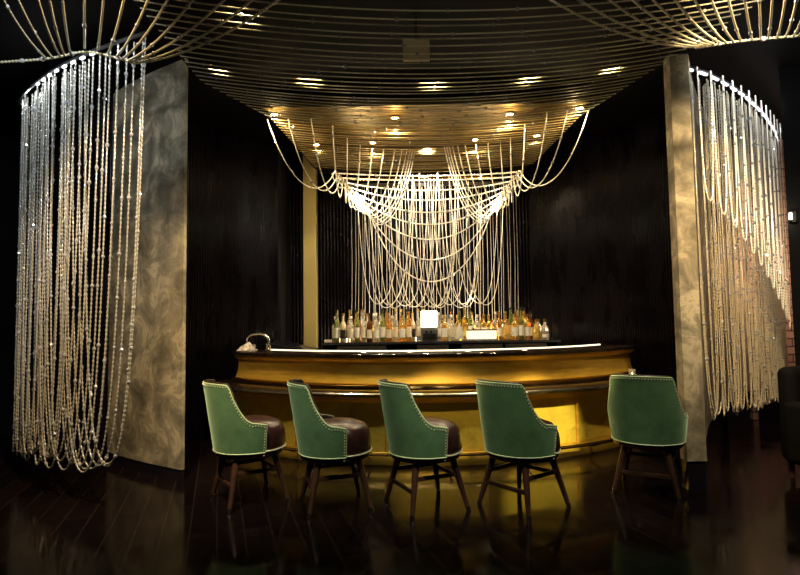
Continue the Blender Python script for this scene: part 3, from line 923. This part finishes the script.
g = G(); g.tube([tuple(p + np.array((0, 0, .03))) for p in RL[::8]], .014, 8); rlo = g.build('curtain_rail', 'rail', cl)
for u in np.linspace(.26, .66, 8):
    p = on(RL, u); d = on(RL, u + .02) - on(RL, u - .02); a = math.atan2(d[1], d[0])
    g = G(); g.box((p[0] - .024, p[1] - .008, 3.452), (p[0] + .024, p[1] + .008, 3.468), a, (p[0], p[1])); g.build('led_module', 'led', rlo, smooth=False)
N = 30
for i in range(N):
    u0 = i / (N - 1) * .84; u1 = min(1, u0 + .33 - .18 * u0 + random.uniform(-.02, .02))
    A = on(RL, u0).copy(); B = on(RL, u1).copy(); nrm = np.array((.5, .85, 0))
    A += nrm * random.uniform(-.02, .04); B += nrm * random.uniform(0.0, .09)
    zb = .29 - .1 * u0 + random.uniform(-.03, .07)
    strand(catenary(A, B, 3.45 - zb, 300), .0084, 'bead', cl, .034, 6, 3, .42, 1.7)

# ------------------------------------------------------------------ beads: the curtain beside the narrow pier
cr = thing('bead_curtain', 'curved bead curtain beyond the narrow plaster pier, with short loops over long strings', 'bead curtain', (0, 0, 0))
RR = spline([(2.43, 4.62, 3.45), (2.79, 4.82, 3.45), (3.34, 5.26, 3.45), (3.92, 5.84, 3.45), (4.50, 6.52, 3.45), (4.97, 7.20, 3.45)], 200)
g = G(); g.tube([tuple(p + np.array((0, 0, .03))) for p in RR[::8]], .014, 8); rro = g.build('curtain_rail', 'rail', cr)
for u in np.linspace(.015, .80, 16):
    p = on(RR, u); d = on(RR, u + .02) - on(RR, u - .02); a = math.atan2(d[1], d[0])
    g = G(); g.box((p[0] - .058, p[1] - .008, 3.452), (p[0] + .058, p[1] + .008, 3.468), a, (p[0], p[1])); g.build('led_module', 'led', rro, smooth=False)
N = 74
for i in range(N):
    u0 = .005 + i / (N - 1) * .93; u1 = min(1, u0 + .065 + random.uniform(-.02, .02))
    A = on(RR, u0).copy(); B = on(RR, u1).copy(); nrm = np.array((-.6, .8, 0))
    A += nrm * random.uniform(.02, .08); B += nrm * random.uniform(.04, .14)
    zb = .52 - .10 * u0 + random.uniform(-.03, .05)
    strand(catenary(A, B, 3.45 - zb, 300), .0064, 'bead_gold', cr, .030, 5, 3, .34, 1.8)
for i in range(12):
    u0 = .01 + i * .05; u1 = u0 + .047
    zb = 2.32 - .10 * i
    strand(catenary(on(RR, u0) + np.array((.05, -.07, 0)), on(RR, u1) + np.array((.05, -.07, 0)), 3.45 - zb, 300), .0068, 'bead_warm', cr, .028, 6, 3, .40, 1.7)

# ------------------------------------------------------------------ things in shadow beyond the curtains
ac = thing('armchair', 'black upholstered armchair in deep shadow below the narrow-pier curtain', 'armchair', (3.74, 4.66, 0), math.radians(205))
def rbox(lo, hi, nm, par, bev=.05, m='black_matte'):
    g = G(); g.box(lo, hi); o = g.build(nm, m, par); o.modifiers.new('bevel', 'BEVEL').width = bev; o.modifiers['bevel'].segments = 4; return o
rbox((-.36, -.33, .12), (.36, .36, .44), 'seat', ac)
rbox((-.38, -.42, .12), (.38, -.26, .92), 'backrest', ac, .07)
rbox((-.44, -.34, .12), (-.32, .34, .64), 'armrest', ac, .05)
rbox((.32, -.34, .12), (.44, .34, .64), 'armrest', ac, .05)
for sx in (-.36, .36):
    for sy in (-.32, .3):
        g = G(); g.cyl((sx, sy, 0), (sx, sy, .13), .016, .024, 8); g.build('leg', 'walnut', ac)
wl = thing('wall_lamp', 'small wall lamp on the edge of the dark pier beside the long curtain', 'wall lamp', (3.735, 5.30, 2.30))
g = G(); g.box((-.002, -.012, -.05), (.05, .02, .05)); g.build('back_plate', 'rail', wl, smooth=False)
g = G(); g.cyl((-.012, -.02, -.03), (-.012, -.02, .03), .012, n=10); g.build('bulb', 'lamp', wl)

# ------------------------------------------------------------------ lights
# the LED tracks over the two curtains
for u in np.linspace(.18, .92, 6):
    p = on(RL, u); light('POINT', (p[0] + .10, p[1] - .16, 3.40), 1.5, COOL, .03, name='led_track_light')
for u in np.linspace(.03, .78, 7):
    p = on(RR, u); light('POINT', (p[0] + .05, p[1] - .20, 3.40), 1.9, COOL, .03, name='led_track_light')
# unseen lights added for curtains, plaster, column and walls, plus the wall lamp
light('SPOT', (-1.5, 2.6, 3.7), 980, (1., .72, .40), .08, (-2.8, 4.8, .45), 66, 1., 'curtain_fill')
light('SPOT', (1.9, 2.9, 3.7), 1300, (1., .74, .42), .08, (3.6, 5.7, .7), 60, 1., 'curtain_fill')
light('SPOT', (-1.1, 6.6, 3.2), 36, (1., .86, .5), .04, (-1.27, 7.9, 1.8), 50, .8, 'column_fill')  # unseen spot added to brighten the brass column
light('POINT', (4.75, 6.75, 2.1), 110, (1., .58, .42), .3, name='brick_wash')
light('POINT', (3.69, 5.22, 2.30), 4, (1., .85, .65), .03, name='wall_lamp_light')
light('SPOT', (-.9, 3.4, 3.7), 230, (1., .76, .45), .06, (-2.15, 5.1, .8), 40, .9, 'plaster_fill')  # unseen spot added to lift the lower plaster
light('SPOT', (-1.7, 2.2, 3.72), 330, (.86, .95, 1.), .08, (-2.85, 4.7, 2.7), 60, 1., 'curtain_top_fill')  # cool spots added to brighten the upper curtains beyond the LED reach
light('SPOT', (2.1, 2.5, 3.72), 300, (.92, .96, .92), .08, (3.9, 5.6, 2.7), 50, 1., 'curtain_top_fill')
light('SPOT', (1.75, 6.3, 3.45), 90, (1., .80, .50), .04, (2.35, 7.7, 2.85), 22, .9, 'wall_spot')
light('SPOT', (-1.2, 6.0, 3.45), 40, (1., .80, .55), .04, (-1.85, 7.3, 2.4), 24, .9, 'wall_spot')
# swag lamps, plus unseen lights added to brighten bottles, drape and canopy
for x in (-.6, 0., .75, 1.5):
    light('POINT', (x, 7.56, 1.22), 3.5, (1., .78, .46), .03, name='shelf_light')
    light('POINT', (x + .1, 6.93, 1.62), 2.2, (1., .82, .55), .03, name='bottle_fill')  # unseen points added before the bottles to brighten them
light('POINT', (-.45, 6.75, 2.86), 26, (1., .84, .58), .03, name='swag_lamp')
light('POINT', (1.22, 6.86, 2.78), 26, (1., .84, .58), .03, name='swag_lamp')
light('SPOT', (.35, 7.7, 3.45), 160, (1., .86, .64), .05, (.35, 7.75, 1.2), 120, .6, 'drape_back_fill')  # unseen spot added to brighten the back strings
light('SPOT', (.35, 6.55, 3.48), 230, (1., .84, .60), .05, (.35, 7.3, 1.5), 95, .6, 'drape_spot')
for i, (x, y, lbl) in enumerate(DL[:4]):
    light('POINT', (x, y - .03, 3.385), 13, (1., .74, .38), .02, name='downlight_glow')  # extra points set below the downlights to streak the bead strands
for x in (-1.3, .3, 1.9):
    light('SPOT', (x, .6, 2.7), (3, 14, 15)[int((x + 1.3) / 1.6)], (1., .92, .64), .08, (.25 + x * .5, 4.2, 3.45), 62, .9, 'canopy_fill')  # unseen upward spots added to light the canopy strands
# ceiling spots over the seats
for x, y in ((-1.6, 2.6), (-.4, 2.5), (.8, 2.5), (2.1, 2.9)):
    light('SPOT', (x, y, 3.7), 235, (1., .97, .78), .08, (x * .9 + .05, 4.25, .6), 40, .7, 'seat_spot')
# unseen spots added to brighten the bar panels and fascia
light('SPOT', (1.2, .6, 3.4), 5200, (1., .84, .34), .05, (1.36, 5.5, .36), 9.5, .6, 'bar_front_fill')
light('SPOT', (.3, .6, 3.4), 500, (1., .74, .34), .05, (.42, 5.4, .36), 12, .7, 'bar_front_fill')
for x in (-1.5, -.75, .3, 1.1, 1.8):
    light('SPOT', (x, 4.5, 3.6), 200, (1., .78, .34), .06, (x + .05, 5.5, .85), 42, .8, 'bar_fascia_fill')

# ------------------------------------------------------------------ world, camera, view
w = bpy.data.worlds.new('world'); scene.world = w; w.use_nodes = True
w.node_tree.nodes['Background'].inputs['Color'].default_value = (.62, .40, .62, 1)
w.node_tree.nodes['Background'].inputs['Strength'].default_value = .006

cd = bpy.data.cameras.new('camera'); cam = bpy.data.objects.new('camera', cd); COL.objects.link(cam)
cd.sensor_fit = 'HORIZONTAL'; cd.sensor_width = 36; cd.lens = 36 * 560 / 800
cd.clip_start = .05; cd.clip_end = 60
cam.matrix_world = Matrix.Translation((0, 0, 1.35)) @ Matrix.Rotation(PI / 2 + math.radians(3.5), 4, 'X') @ Matrix.Rotation(math.radians(-.8), 4, 'Z')
scene.camera = cam
vs_ = scene.view_settings
vs_.view_transform = 'Standard'; vs_.look = 'None'; vs_.exposure = 0.; vs_.gamma = 1.; vs_.use_curve_mapping = False
